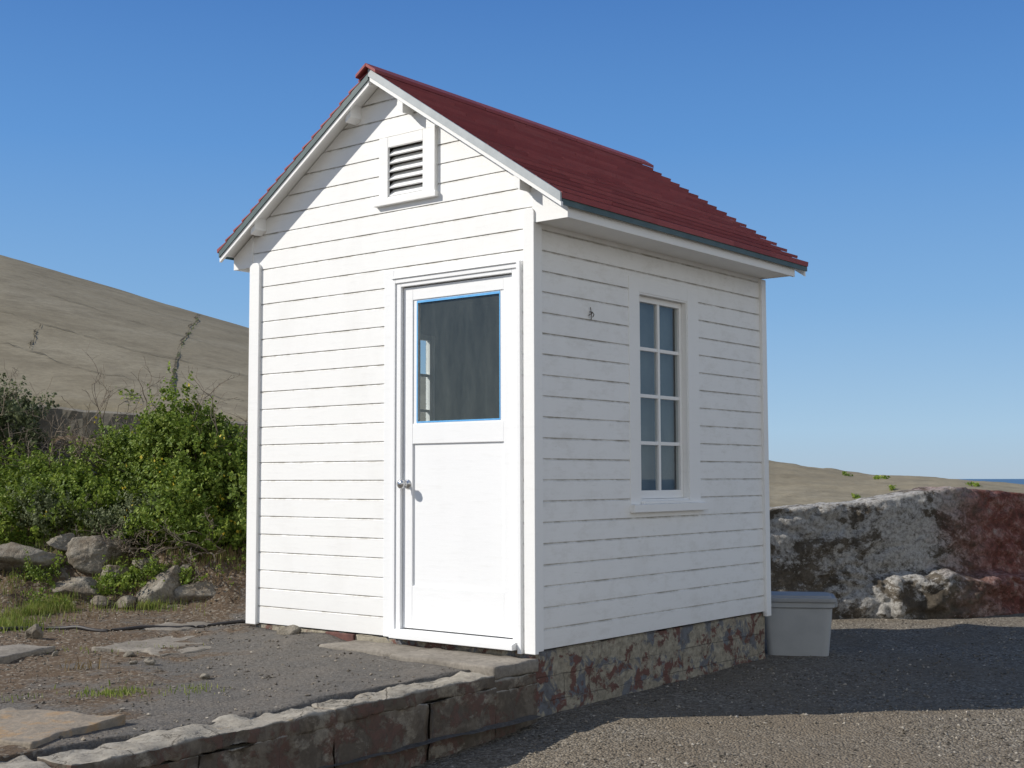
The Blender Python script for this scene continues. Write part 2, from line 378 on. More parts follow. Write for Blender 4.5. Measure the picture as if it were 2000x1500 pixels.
hill.data.polygons.foreach_set('material_index',[0]*nh+[1]*(len(Fc)-nh)); finish(hill,'structure')

def sweep_wall(path,prof_fn,nu):
    V=[];Fc=[];m_=None
    for i in range(nu):
        u=i/(nu-1); P,N=path(u); pr=prof_fn(u,P); m_=len(pr)
        for (o,z) in pr: V.append((P[0]+N[0]*o,P[1]+N[1]*o,z))
    for i in range(nu-1):
        for j in range(m_-1): Fc.append((i*m_+j,(i+1)*m_+j,(i+1)*m_+j+1,i*m_+j+1))
    return V,Fc
def poly_path(pts,e=.15):
    P=np.array(pts,float); d=np.r_[0,np.cumsum(np.linalg.norm(np.diff(P[:,:2],axis=0),axis=1))]
    def g(u):
        s=u*d[-1]; p=[np.interp(s,d,P[:,k]) for k in range(P.shape[1])]
        q0=[np.interp(s-e,d,P[:,k]) for k in range(2)]; q1=[np.interp(s+e,d,P[:,k]) for k in range(2)]
        t=np.array(q1)-np.array(q0); t/=np.linalg.norm(t)+1e-9
        return p,(t[1],-t[0])
    return g
pth=[(*cam_to_xy(12.0,-9),1.96),(*cam_to_xy(12.0,-4.77),1.65),(*cam_to_xy(12.0,-2.43),1.45),(*cam_to_xy(12.0,-1.2),1.22)]
g=poly_path(pth)
def pf(u,P):
    top=P[2]+.012*fbm(P[0]*2,P[1]*2); return [(.02+.02*fbm(P[0]*4,z*4,P[1]*4),top-z) for z in (.6,.4,.3,.2,.1,.02)]+[(-.02,top),(-.25,top),(-.27,top-.4)]
Vv,Ff=sweep_wall(g,pf,160)
o=obj_from('concrete_curb',Vv,Ff,OLDC,smooth=False,loc=pth[1])
finish(o,None,'weathered concrete curb along the hill foot','curb')

# ---------------------------------------------------------------- rubble stone wall
pth=[(*cam_to_xy(11.3,-.5),.5),(*cam_to_xy(11.45,1.3),.6),(*cam_to_xy(11.6,2.45),.655),(*cam_to_xy(11.75,3.25),.70),(*cam_to_xy(11.85,3.70),.78),(*cam_to_xy(11.95,4.08),.83),(*cam_to_xy(12.5,4.9),.78),(*cam_to_xy(13.2,6.3),.66),(*cam_to_xy(14.4,9),.5)]
g=poly_path(pth,.2)
def stone_disp(x,y,z):
    q=fbm(x*2,y*2,z*2)
    p=Vector((x*3.2+q*.4,y*3.2+q*.4,z*6.5+q*.3))
    d,_=noise.voronoi(p)
    pl=sstep(.0,.3,fbm(x*1.1,y*1.1,z*1.4+5))
    return (.040*min(1,(d[1]-d[0])*3.5))*(1-.8*pl)+.026*pl+.016*fbm(x*2.2,y*2.2,z*2.2)+.009*fbm(x*12,y*12,z*12)
def pf(u,P):
    top=P[2]+.010*fbm(P[0]*1.5,P[1]*1.5,3)+.012*fbm(P[0]*6,P[1]*6); out=[]
    f,l=xy_to_cam(P[0],P[1])
    ledge=sstep(3.0,3.7,l+.15*fbm(P[0]*3,P[1]*3))*(1-sstep(4.3,5.4,l))
    for k in range(74):
        z=-.6+(top+.6)*k/73
        t=(top-z)/1.2
        o_=.10*t+stone_disp(P[0],P[1],z)
        lz=.04+.08*fbm(P[0]*1.6,P[1]*1.6,9)
        o_+=ledge*(.24+.07*fbm(P[0]*3,P[1]*3,z*3))*(1-sstep(lz-.05,lz+.03,z))+.05*(1-sstep(-.18,-.02,z))*(1-ledge)
        o_-=.02*sstep(top-.025,top,z)
        out.append((o_,z))
    for w in (.08,.2,.35,.45): out.append((-w,top+.01*fbm(P[0]*5,P[1]*5,w*9)))
    out.append((-.5,top-.6))
    return out
Vv,Ff=sweep_wall(g,pf,500)
o=obj_from('stone_wall',Vv,Ff,RUB,smooth=True,loc=(pth[2][0],pth[2][1],-.33))
finish(o,None,'low rubble masonry wall with flaking whitewash and faded red paint','wall')

# ---------------------------------------------------------------- SHED
W,L=2.34,2.637
YR=1.16; SL=.668; ZT=3.385
shed=empty('garden_shed',(0,0,0))
finish(shed,None,'small white clapboard shed with maroon gable roof on masonry base','shed')
zt=lambda y: ZT-SL*abs(y-YR)
EX=.115; TP=.011; IN=.009
def outp(z,upper):
    k=z/EX; f=(k-math.floor(k+1e-7))*EX
    if upper and f<1e-5: return IN
    if f>EX-TP-1e-6: return IN*min(1,(f-(EX-TP))/TP)
    return 0
def siding(z0,z1,rng_fn,openings,place,mb):
    bps={z0,z1}
    k=0
    while k*EX<z1+EX:
        for z in (k*EX,k*EX+EX-TP):
            if z0<z<z1: bps.add(z)
        k+=1
    for o in openings:
        for z in (o[2],o[3]):
            if z0<z<z1:bps.add(z)
    if z1>2.325>z0: bps.add(2.325)
    bps=sorted(bps)
    for za,zb in zip(bps[:-1],bps[1:]):
        if zb-za<1e-5: continue
        zm=(za+zb)/2
        a0,a1=rng_fn(za+1e-5);b0,b1=rng_fn(zb-1e-5)
        cuts=sorted([(o[0],o[1]) for o in openings if o[2]<zm<o[3]])
        segs=[];cur=(a0,b0)
        for c in cuts:
            segs.append((cur,(c[0],c[0])));cur=(c[1],c[1])
        segs.append((cur,(a1,b1)))
        ia,ib=outp(za,False),outp(zb,True)
        for (s,e) in segs:
            if e[0]-s[0]<1e-4 and e[1]-s[1]<1e-4: continue
            mb.poly([place(s[0],ia,za),place(e[0],ia,za),place(e[1],ib,zb),place(s[1],ib,zb)])
            if ib>=IN-1e-6:
                mb.poly([place(s[1],ib,zb),place(e[1],ib,zb),place(e[1],0,zb),place(s[1],0,zb)])
def gab(z):
    hi=YR+(ZT-.055-z)/SL; lo=YR-(ZT-.055-z)/SL
    if z<2.325: return (0.0,W)
    return (max(-.238,lo),max(max(-.238,lo)+.001,min(2.53,hi)))
mb=MB()
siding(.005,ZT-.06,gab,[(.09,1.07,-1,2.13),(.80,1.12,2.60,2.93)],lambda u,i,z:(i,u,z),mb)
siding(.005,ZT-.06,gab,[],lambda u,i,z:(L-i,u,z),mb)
WX0,WX1,WZ0,WZ1=1.06,1.60,.80,2.045
siding(.005,2.33,lambda z:(0.0,L),[(WX0-.01,WX1+.01,WZ0-.01,WZ1+.01)],lambda u,i,z:(u,i,z),mb)
BX0,BX1,BZ0,BZ1=1.15,1.68,.85,2.0
siding(.005,2.33,lambda z:(0.0,L),[(BX0,BX1,BZ0,BZ1)],lambda u,i,z:(u,W-i,z),mb)
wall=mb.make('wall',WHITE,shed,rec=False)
mb=MB()
t=.09
def wall_with_hole(fix,ax,u0,u1,z0,z1,h):
    def P(u,z): return (fix,u,z) if ax==0 else (u,fix,z)
    if h is None: mb.poly([P(u0,z0),P(u1,z0),P(u1,z1),P(u0,z1)]);return
    a,b,c,d=h
    mb.poly([P(u0,z0),P(a,z0),P(a,z1),P(u0,z1)]);mb.poly([P(b,z0),P(u1,z0),P(u1,z1),P(b,z1)])
    if c>z0: mb.poly([P(a,z0),P(b,z0),P(b,c),P(a,c)])
    mb.poly([P(a,d),P(b,d),P(b,z1),P(a,z1)])
wall_with_hole(t,0,t,W-t,0,2.3,(.10,1.06,0,2.12))
wall_with_hole(L-t,0,t,W-t,0,2.3,None)
wall_with_hole(t,1,t,L-t,0,2.3,(WX0,WX1,WZ0,WZ1))
wall_with_hole(W-t,1,t,L-t,0,2.3,(BX0,BX1,BZ0,BZ1))
mb.poly([(t,t,2.3),(L-t,t,2.3),(L-t,W-t,2.3),(t,W-t,2.3)])
mb.poly([(t,t,.03),(L-t,t,.03),(L-t,W-t,.03),(t,W-t,.03)])
mb.make('interior_lining',INT,shed,rec=False)

def rounded_board(mb,axis,fix0,fix1,u0,u1,z0,z1,r=None):
    r=r or (u1-u0)/2; pts=[(u0,z0),(u1,z0),(u1,z1-r)]
    for k in range(1,7):
        a=k/6*math.pi/2; pts.append((u1-r+r*math.cos(a),z1-r+r*math.sin(a)))
    for k in range(0,7):
        a=math.pi/2+k/6*math.pi/2; pts.append((u0+r+r*math.cos(a),z1-r+r*math.sin(a)))
    mb.prism(pts,axis,fix0,fix1)
mb=MB(); rounded_board(mb,0,-.019,.012,-.019,.056,-.012,2.405,.03); mb.make('corner_board',TRIM,shed,.003)
mb=MB(); mb.box(-.0165,.058,-.0175,.012,.0,2.318); mb.make('corner_board',TRIM,shed,.003)
mb=MB(); rounded_board(mb,0,-.019,.012,2.26,2.357,-.006,2.345,.035); mb.make('corner_board',TRIM,shed,.003)
mb=MB(); mb.box(-.0175,.07,W-.012,W+.0165,0,2.318); mb.make('corner_board',TRIM,shed,.003)
mb=MB(); mb.box(L-.045,L+.020,-.020,.012,-.03,2.318); mb.make('corner_board',TRIM,shed,.003)
mb=MB(); mb.box(L-.060,L+.020,W-.012,W+.020,-.03,2.318); mb.make('corner_board',TRIM,shed,.003)

def rough_box_mesh(x0,x1,y0,y1,z0,z1,seg,amp,sc,seed=0,round_=.012):
    bm=bmesh.new(); bmesh.ops.create_cube(bm,size=1)
    dims=(x1-x0,y1-y0,z1-z0)
    for v in bm.verts: v.co=Vector((x0+(v.co.x+.5)*dims[0],y0+(v.co.y+.5)*dims[1],z0+(v.co.z+.5)*dims[2]))
    bmesh.ops.bevel(bm,geom=list(bm.edges),offset=min(round_,min(dims)*.3),segments=2,affect='EDGES',profile=.6)
    for ax_ in range(3):
        n_=max(1,int(dims[ax_]/seg)); lo=(x0,y0,z0)[ax_]
        for k in range(1,n_):
            co=Vector((0,0,0)); co[ax_]=lo+dims[ax_]*k/n_; no=Vector((0,0,0)); no[ax_]=1
            bmesh.ops.bisect_plane(bm,geom=list(bm.verts)+list(bm.edges)+list(bm.faces),plane_co=co,plane_no=no,dist=1e-5)
    bm.normal_update()
    for v in bm.verts:
        p=v.co*sc; k=fbm(p.x+seed,p.y,p.z)
        v.co+=v.normal*amp*k
    V=[tuple(v.co) for v in bm.verts]; bm.verts.index_update(); Fc=[tuple(v.index for v in f.verts) for f in bm.faces]
    bm.free(); return V,Fc
def join(parts):
    V=[];Fc=[]
    for v,f in parts:
        b=len(V); V+=v; Fc+=[tuple(i+b for i in q) for q in f]
    return V,Fc
Vv,Ff=rough_box_mesh(.006,L-.01,.012,W-.05,-.55,-.004,.05,.010,6)
obj_from('foundation',Vv,Ff,FOUND,smooth=True,parent=shed)
mb=MB(); mb.box(-.010,.04,1.37,1.62,-.09,-.006); mb.make('brick_sill',BRICK,shed,.006)

for nm,ya,yb,sg in (('eave_box',-.24,0.012,1),('eave_box',W-.012,2.53,-1)):
    mb=MB()
    yo=ya if sg==1 else yb
    zf=zt(yo)-.055
    mb.box(.004,L+.03,min(yo,yo+sg*.02),max(yo,yo+sg*.02),2.322,zf)
    if sg==1: mb.box(.006,L+.028,yo+.02,.004,2.328,2.343)
    else: mb.box(.006,L+.028,W-.004,yo-.02,2.328,2.343)
    mb.make(nm,TRIM,shed,.002)
mb=MB(); mb.prism([(-.002,2.321),(-.243,2.321),(-.243,2.385),(-.002,2.545)],0,-.009,.006); mb.make('eave_return',TRIM,shed,.0015)
mb=MB(); mb.prism([(W+.003,2.321),(2.533,2.321),(2.533,2.405),(W+.003,2.53)],0,-.009,.006); mb.make('eave_return',TRIM,shed,.0015)

X0,XE,XR=-.11,2.79,2.92
def xend(y):
    return XE+(XR-XE)*(1-abs(y-YR)/1.43)
mb=MB()
YE0,YE1=-.262,2.55
for sgn,ye in ((-1,YE0),(1,YE1)):
    a=[(X0,ye,zt(ye)-.05),(X0,YR,ZT-.05),(xend(YR),YR,ZT-.05),(xend(ye),ye,zt(ye)-.05)]
    b=[(x,y,z+.03) for x,y,z in a]
    k=len(mb.v); mb.v+=a+b
    mb.f+=[(k,k+1,k+2,k+3),(k+7,k+6,k+5,k+4),(k,k+4,k+5,k+1),(k+1,k+5,k+6,k+2),(k+2,k+6,k+7,k+3),(k+3,k+7,k+4,k)]
roof=mb.make('roof',TRIM,shed)
def shingles(side):
    V=[];Fc=[]
    ye=YE0-.018 if side<0 else YE1+.018
    n=17; run=abs(YR-ye); BT=.034 if side<0 else .026
    for c in range(n):
        s0=c/n*run; s1=min(run,(c+1.25)/n*run)
        ya=ye+(s0 if side<0 else -s0); yb=ye+(s1 if side<0 else -s1)
        x=(X0+.002 if side<0 else X0-.014)
        xe=xend(ya)+.014+random.uniform(-.004,.004)
        za_=zt(ya)-.02; zb_=zt(yb)-.02
        while x<xe-.02:
            x1=min(xe,x+random.uniform(.40,.60))
            if xe-x1<.1:x1=xe
            bt=BT+random.uniform(-.0006,.0006); js=random.uniform(-.001,.001)
            b=len(V); g_=.0008
            y0=ya+js
            und=-.004*(1 if side<0 else -1)
            gp=.014 if c else .002
            V+=[(x,y0-und,za_+gp),(x1-g_,y0-und,za_+gp),(x1-g_,yb,zb_),(x,yb,zb_),
                (x,y0,za_+bt),(x1-g_,y0,za_+bt),(x1-g_,yb,zb_+.004),(x,yb,zb_+.004)]
            Fc+=[(b,b+1,b+2,b+3),(b+4,b+7,b+6,b+5),(b,b+4,b+5,b+1),(b+1,b+5,b+6,b+2),(b+2,b+6,b+7,b+3),(b+3,b+7,b+4,b)]
            x=x1
    return V,Fc
Vv,Ff=join([shingles(-1),shingles(1)])
o=obj_from('roof_shingles',Vv,Ff,SHING); recalc(o)
setpar(o,roof)
mb=MB()
for sg in (-1,1):
    nseg=3
    for i in range(nseg):
        xa=X0-.035+i*(XR-X0+.05)/nseg; xb=X0-.035+(i+1)*(XR-X0+.05)/nseg-.003
        k=len(mb.v)
        def q(x,t,up): return (x,YR+sg*t,ZT+.016+up-SL*t)
        e=.0012 if sg>0 else 0
        mb.v+=[q(xa,e,0),q(xb,e,0),q(xb,.085,0),q(xa,.085,0),q(xa,e,.022),q(xb,e,.022),q(xb,.085,.022),q(xa,.085,.022)]
        mb.f+=[(k,k+1,k+2,k+3),(k+4,k+5,k+6,k+7),(k,k+1,k+5,k+4),(k+1,k+2,k+6,k+5),(k+2,k+3,k+7,k+6),(k+3,k,k+4,k+7)]
mb.make('ridge_cap',SHING,roof,.003)
for sg,ye in((-1,YE0),(1,YE1)):
    if sg<0: lst=((X0-.004,X0+.014,.064,.0405,TRIM,'rake_board'),(X0-.012,X0+.0015,.040,-.010,METAL,'metal_edge'))
    else: lst=((X0-.004,X0+.014,.092,.062,TRIM,'rake_board'),(X0-.012,X0+.012,.061,.018,GREEN,'metal_edge'))
    for (xa,xb,d0,d1,mt,name) in lst:
        ye_=ye-.014 if sg<0 else ye
        mb=MB(); pts=[(ye_,zt(ye_)-d0),(YR+sg*.0006,ZT-d0),(YR+sg*.0006,ZT-d1),(ye_,zt(ye_)-d1)]
        mb.prism(pts,0,xa,xb); mb.make(name,mt,roof)
mb=MB(); mb.box(X0+.012,XE+.01,YE0-.008,YE0+.004,zt(YE0)-.062,zt(YE0)-.020); mb.make('metal_edge',GREEN,roof)
mb=MB(); mb.box(X0+.012,XE+.01,YE1-.004,YE1+.008,zt(YE1)-.062,zt(YE1)-.020); mb.make('metal_edge',GREEN,roof)
for sg,ye in((-1,YE0),(1,YE1)):
    mb=MB()
    a=[(xend(ye)-.02,ye,zt(ye)-.10),(xend(YR)-.02,YR,ZT-.10),(xend(YR)-.02,YR,ZT-.051),(xend(ye)-.02,ye,zt(ye)-.051)]
    b=[(x+.018,y,z) for x,y,z in a]; mb.v+=a+b
    mb.f+=[(0,1,2,3),(7,6,5,4),(0,4,5,1),(1,5,6,2),(2,6,7,3),(3,7,4,0)]
    mb.make('rake_board',TRIM,roof)
for y in (.04,.92,1.36,2.24):
    mb=MB(); w=.022
    ya,yb=y-w,y+w
    mb.prism([(ya,zt(ya)-.13),(yb,zt(yb)-.13),(yb,zt(yb)-.0505),(ya,zt(ya)-.0505)],0,X0+.017,.004)
    mb.make('rafter_block',TRIM,roof,.002)

# ---- vent
vent=MB()
vent.box(-.010,.01,1.10,1.175,2.60,2.985); vent.box(-.010,.01,.72,.815,2.60,2.985)
vent.box(-.0095,.01,.815,1.10,2.92,2.984); vent.box(-.0095,.01,.815,1.10,2.59,2.617)
vent.box(-.030,.01,.695,1.20,2.566,2.60); vent.box(-.024,.01,.705,.722,2.60,2.99)
vo=vent.make('gable_vent',TRIM,shed,.003)
mb=MB()
for k in range(6):
    z=2.632+k*.050
    mb.prism([(-.004,z-.008),(.002,z-.014),(.050,z+.034),(.044,z+.040)],1,.812,1.103)
mb.make('louver',TRIM,vo)
mb=MB(); mb.box(.07,.075,.7,1.2,2.55,3.0); mb.make('vent_screen',WIRE,vo)

# ---- door frame
mb=MB()
mb.box(-.006,.05,.990,1.03,.0,2.085); mb.box(-.014,.02,1.03,1.052,.0,2.112)
mb.box(-.003,.03,1.052,1.13,.0,2.17)
mb.box(-.006,.05,.118,.146,.0,2.085)
mb.box(-.026,.02,.074,.100,-.015,2.122)
mb.box(-.008,.02,.100,.118,.0,2.085)
mb.box(-.006,.05,.146,.990,2.062,2.085)
mb.box(-.014,.02,.100,1.03,2.085,2.112)
mb.box(-.022,.02,.100,1.056,2.112,2.120)
mb.box(-.0025,.02,.068,1.052,2.120,2.17)
fr=mb.make('door_frame',DOORW,shed,.0025)
mb=MB(); mb.prism([(-.062,.004),(.06,.004),(.06,.052),(-.01,.052),(-.062,.034)],1,.106,1.028); mb.make('threshold',DOORW,shed,.003)
mb=MB(); x0=.014; x1=.05
mb.box(x0,x1,.912,.986,.060,2.056); mb.box(x0,x1,.150,.222,.060,2.056)
mb.box(x0+.0006,x1,.222,.912,1.978,2.0555); mb.box(x0+.0006,x1,.222,.912,1.130,1.247); mb.box(x0+.0006,x1,.222,.912,.0605,.305)
mb.box(x0+.011,x1-.008,.215,.917,.30,1.14)
for a in((.880,.912,1.247,1.978),(.222,.254,1.247,1.978)): mb.box(x0+.006,x1-.002,*a)
mb.box(x0+.0065,x1-.002,.254,.880,1.966,1.978); mb.box(x0+.0065,x1-.002,.254,.880,1.247,1.257)
door=mb.make('door',DOORW,shed,.0025)
mb=MB(); mb.poly([(x0+.015,.24,1.245),(x0+.015,.89,1.245),(x0+.015,.89,1.98),(x0+.015,.24,1.98)]); mb.make('door_glass',DGLASS,door,rec=False)
mb=MB()
for a in((.8765,.8845,1.252,1.972),(.2495,.2555,1.252,1.972),(.2555,.8765,1.959,1.972),(.2555,.8765,1.252,1.260)):
    mb.box(x0+.0042,x0+.0058,*a)
mb.make('masking_tape',TAPE,door)
def lathe(prof,cx,cy,cz,seg=24,sgn=-1):
    V=[];Fc=[]
    for (r,h) in prof:
        for k in range(seg):
            a=2*math.pi*k/seg; V.append((cx+sgn*h,cy+r*math.cos(a),cz+r*math.sin(a)))
    for i in range(len(prof)-1):
        for k in range(seg): Fc.append((i*seg+k,i*seg+(k+1)%seg,(i+1)*seg+(k+1)%seg,(i+1)*seg+k))
    return V,Fc
Vv,Ff=lathe([(.0,0),(.028,0),(.028,.003),(.024,.007),(.011,.010),(.010,.035),(.016,.040),(.026,.048),(.028,.058),(.022,.068),(.0,.071)],x0-.0005,.950,.895)
obj_from('door_knob',Vv,Ff,CHROME,smooth=True,parent=door)

def window(name,xa,xb,za,zb,ywall,s,casing=True,blind=True):
    Y=lambda d: ywall+s*d
    def bx(mb,x0,x1,d0,d1,z0,z1): mb.box(x0,x1,min(Y(d0),Y(d1)),max(Y(d0),Y(d1)),z0,z1)
    mb=MB()
    bx(mb,xa,xa+.030,.035,.07,za,zb); bx(mb,xb-.030,xb,.035,.07,za,zb)
    bx(mb,xa+.030,xb-.030,.0355,.07,zb-.035,zb); bx(mb,xa+.030,xb-.030,.0355,.07,za,za+.05)
    xm=(xa+xb)/2; bx(mb,xm-.012,xm+.012,.038,.066,za+.05,zb-.035)
    h=(zb-za-.085)/4
    for k in(1,2,3):
        z=za+.05+h*k; bx(mb,xa+.030,xm-.012,.040,.064,z-.011,z+.011); bx(mb,xm+.012,xb-.030,.040,.064,z-.011,z+.011)
    win=mb.make(name,TRIM,shed,.002)
    mb=MB(); d=.052; mb.poly([(xa+.025,Y(d),za+.045),(xb-.025,Y(d),za+.045),(xb-.025,Y(d),zb-.03),(xa+.025,Y(d),zb-.03)]); mb.make('glass',GLASS,win,rec=False)
    mb=MB()
    e=.0015
    bx(mb,xa-.012,xa-e,.001,.088,za-.01,zb+.012); bx(mb,xb+e,xb+.012,.001,.088,za-.01,zb+.012)
    bx(mb,xa-e,xb+e,.001,.088,zb+e,zb+.012); bx(mb,xa-e,xb+e,.001,.088,za-.012,za-e)
    if casing:
        bx(mb,xa-.125,xa-.0125,-.003,.012,za-.03,zb+.10); bx(mb,xb+.0125,xb+.15,-.003,.012,za-.03,zb+.10)
        bx(mb,xa-.0125,xb+.0125,-.0025,.012,zb+.013,zb+.0995)
    mb.make('window_casing',TRIM,win,.0015)
    mb=MB(); bx(mb,xa-.13,xb+.19,-.035,.03,za-.080,za-.031); 
    bx(mb,xa-.010,xb+.010,-.022,.034,za-.0305,za-.0125)
    mb.make('sill',TRIM,win,.003)
    if blind:
        mb=MB(); bx(mb,xa-.02,xb+.02,.096,.099,za-.02,zb+.02); mb.make('blind',BLIND,win)
window('window',WX0,WX1,WZ0,WZ1,0,1)
window('window',BX0,BX1,BZ0,BZ1,W,-1,True,False)

def tube(pts,r,seg=6):
    V=[];Fc=[];pts=[Vector(p) for p in pts]
    for i,p in enumerate(pts):
        t=(pts[min(i+1,len(pts)-1)]-pts[max(i-1,0)]).normalized()
        a=t.orthogonal().normalized(); b=t.cross(a)
        rr=r[i] if hasattr(r,'__len__') else r
        for k in range(seg):
            an=2*math.pi*k/seg; V.append(tuple(p+a*rr*math.cos(an)+b*rr*math.sin(an)))
    for i in range(len(pts)-1):
        for k in range(seg): Fc.append((i*seg+k,i*seg+(k+1)%seg,(i+1)*seg+(k+1)%seg,(i+1)*seg+k))
    return V,Fc
parts=[tube([(.53,.006,1.885),(.53,-.02,1.88),(.533,-.028,1.865),(.53,-.02,1.85)],.003),tube([(.512,-.006,1.862),(.53,-.012,1.873),(.548,-.010,1.880)],.0028),tube([(.53,-.006,1.91),(.53,-.012,1.87),(.536,-.006,1.838)],.0025)]
Vv,Ff=join(parts); obj_from('wire_hook',Vv,Ff,WIRE,parent=shed)

# ---------------------------------------------------------------- doorstep + retaining wall
Vv,Ff=join([rough_box_mesh(-.37,-.004,-.028,.72,-.10,-.034,.04,.008,7,1),rough_box_mesh(-.30,-.004,.725,1.36,-.16,-.036,.05,.008,7,4)])
o=obj_from('doorstep',Vv,Ff,SLAB,smooth=True,loc=(-.2,.6,-.03)); finish(o,None,'worn concrete step in front of the white door','doorstep')
parts=[]; x=-.004; k=0
while x>-7:
    ln=random.uniform(1.0,1.5) if k else .366; xa=x-ln
    xm_=(x+xa)/2
    top=-.066-.009*(-xm_)+random.uniform(-.002,.002) if k else -.105
    wd=wdt(xm_)
    hm=top-.065+random.uniform(-.006,.006)
    v_,f_=rough_box_mesh(xa+.0003,x,0,wd,hm,top,.026,.016,5,0,.010)
    parts.append(([(a,b+yf(a)-.003+.010*fbm(a*4,3,c*3),c+.008*fbm(a*3,b*5,1)) for a,b,c in v_],f_))
    y_=x; j=0
    while y_>xa+.01:
        l2=random.uniform(.32,.6); z2=max(xa,y_-l2)
        if z2-xa<.15: z2=xa
        v_,f_=rough_box_mesh(z2+.0003,y_,0,wd-.02,-.9,hm+.002,.04,.020,5,0,.005)
        parts.append(([(a,b+yf(a)+.002+.012*fbm(a*2.5,7,c*4),c) for a,b,c in v_],f_)); y_=z2; j+=1
    x=xa; k+=1
Vv,Ff=join(parts)
o=obj_from('retaining_wall',Vv,Ff,CURB,smooth=True,loc=(-2,-.05,-.3)); finish(o,None,'low weathered masonry retaining wall with pale coping edging the terrace','wall')

def slab(cx,cy,a,b,ang,mat,label,top,seed):
    V,Fc=rough_box_mesh(-a/2,a/2,-b/2,b/2,-.10,0,.05,.010,6,seed,.010)
    out=[]
    for x,y,z in V:
        k=1+.22*fbm(x*3+seed,y*3,seed); out.append((x*k,y*k,z+.01*fbm(x*2,y*2,seed)))
    o=obj_from('concrete_slab',out,Fc,mat,smooth=True); o.location=(cx,cy,top); o.rotation_euler=(random.uniform(-.015,.015),random.uniform(-.015,.015),ang)
    finish(o,None,label,'slab')
slab(-2.62,.62,.50,.62,.25,LICH,'broken concrete slab stained with orange lichen',-.055,3)
slab(-1.62,2.75,.5,.62,.5,SLAB,'grey concrete paving slab sunk in the earth',-.040,8)
slab(-.62,2.20,.95,.6,.15,SLAB,'flat worn concrete slab beside the shed',-.056,12)
slab(-.1,2.95,.5,.35,.4,SLAB,'flat worn concrete slab near the rocks',-.052,15)

def boulder(f,l,z,a,b,c,seed,ang=0,tilt=0,label='angular grey boulder half buried in the earth bank',sub=5,name='boulder',group='rocks on the bank'):
    rr=np.random.default_rng(seed*13+5)
    pl=rr.normal(0,1,(10,3)); pl/=np.linalg.norm(pl,axis=1)[:,None]; ds=rr.uniform(.55,.92,10)
    bm=bmesh.new(); bmesh.ops.create_icosphere(bm,subdivisions=sub,radius=1)
    for v in bm.verts:
        p=np.array(v.co); dd=pl@p; k=np.min(np.where(dd>.05,ds/np.maximum(dd,.05),9)); k=min(k,1.18)
        k+=.05*fbm(p[0]*1.4+seed,p[1]*1.4,p[2]*1.4)+.04*fbm(p[0]*5+seed,p[1]*5,p[2]*5)
        v.co=Vector((p[0]*a*k,p[1]*b*k,p[2]*c*k))*1.05
    V=[tuple(v.co) for v in bm.verts]; bm.verts.index_update(); Fc=[tuple(v.index for v in f_.verts) for f_ in bm.faces]; bm.free()
    o=obj_from(name,V,Fc,ROCK,smooth=True); x,y=cam_to_xy(f,l); o.location=(x,y,z); o.rotation_euler=(tilt*.5,tilt,AZ-math.pi/2+ang)
    finish(o,None,label,'boulder',group); return o
B=[(10.05,-3.20,.37,.20,.2,.15,1,0,.1),(10.1,-3.80,.31,.27,.22,.12,2,.1,0),(10.25,-3.52,.44,.13,.14,.06,3,0,.2),
(9.9,-3.02,.20,.10,.12,.09,4,.3,0),(9.82,-3.26,.10,.18,.15,.10,5,0,.3),(10.0,-3.47,.18,.07,.1,.06,6,.8,0),
(9.72,-2.62,.09,.14,.13,.21,7,.3,.45),(9.75,-2.38,.05,.16,.15,.15,8,-.2,-.4),(9.95,-2.09,.09,.13,.12,.11,9,.5,.3),
(10.0,-2.80,.27,.11,.12,.06,10,.6,0),(9.9,-2.50,.24,.08,.1,.05,11,.2,0),(10.0,-2.25,.24,.10,.1,.06,12,.9,0),(9.6,-2.84,.01,.07,.08,.05,14,0,0),(9.85,-4.15,.15,.17,.15,.11,15,0,0),(9.6,-3.05,.02,.06,.07,.04,16,0,.2),(9.55,-2.5,-.02,.05,.06,.035,17,1,0)]
for q in B: boulder(*q)
boulder(8.0,-1.373,-.015,.09,.065,.055,21,0,.1,'small granite stone beside the shed wall',4)
boulder(8.05,-2.96,-.02,.06,.05,.05,22,0,.1,'small brown stone on the terrace',4)
for i,(f,l,r) in enumerate([(7.0,-1.95,.026),(7.1,-1.98,.022),(6.55,-1.55,.024),(7.3,-2.15,.026),(7.05,-2.05,.018),(7.4,-2.6,.022),(7.6,-2.7,.016)]):
    x,y=cam_to_xy(f,l); boulder(f,l,terr_z(x,y)+r*.4,r*1.2,r,r*.8,30+i,i,0,'pale fist-sized stone lying on the terrace earth',3)

# ---------------------------------------------------------------- storage tote
def rrect(a,b,r,z,seg=6):
    P=[]
    for cx,cy,s in((a-r,b-r,0),(-a+r,b-r,1),(-a+r,-b+r,2),(a-r,-b+r,3)):
        for k in range(seg+1):
            t=(s+k/seg)*math.pi/2; P.append((cx+r*math.cos(t),cy+r*math.sin(t),z))
    return P
def loft(rings,cap0=True,cap1=True):
    n=len(rings[0]); V=[p for r in rings for p in r]; Fc=[]
    for i in range(len(rings)-1):
        for k in range(n): Fc.append((i*n+k,i*n+(k+1)%n,(i+1)*n+(k+1)%n,(i+1)*n+k))
    if cap0: Fc.append(tuple(reversed(range(n))))
    if cap1: Fc.append(tuple(range((len(rings)-1)*n,len(rings)*n)))
    return V,Fc
tx,ty=cam_to_xy(9.30,2.03)
tote=empty('storage_tote',(tx,ty,-.335)); tote.rotation_euler=(0,0,math.radians(-62))
finish(tote,None,'grey plastic storage tote with lid behind the shed','tote')
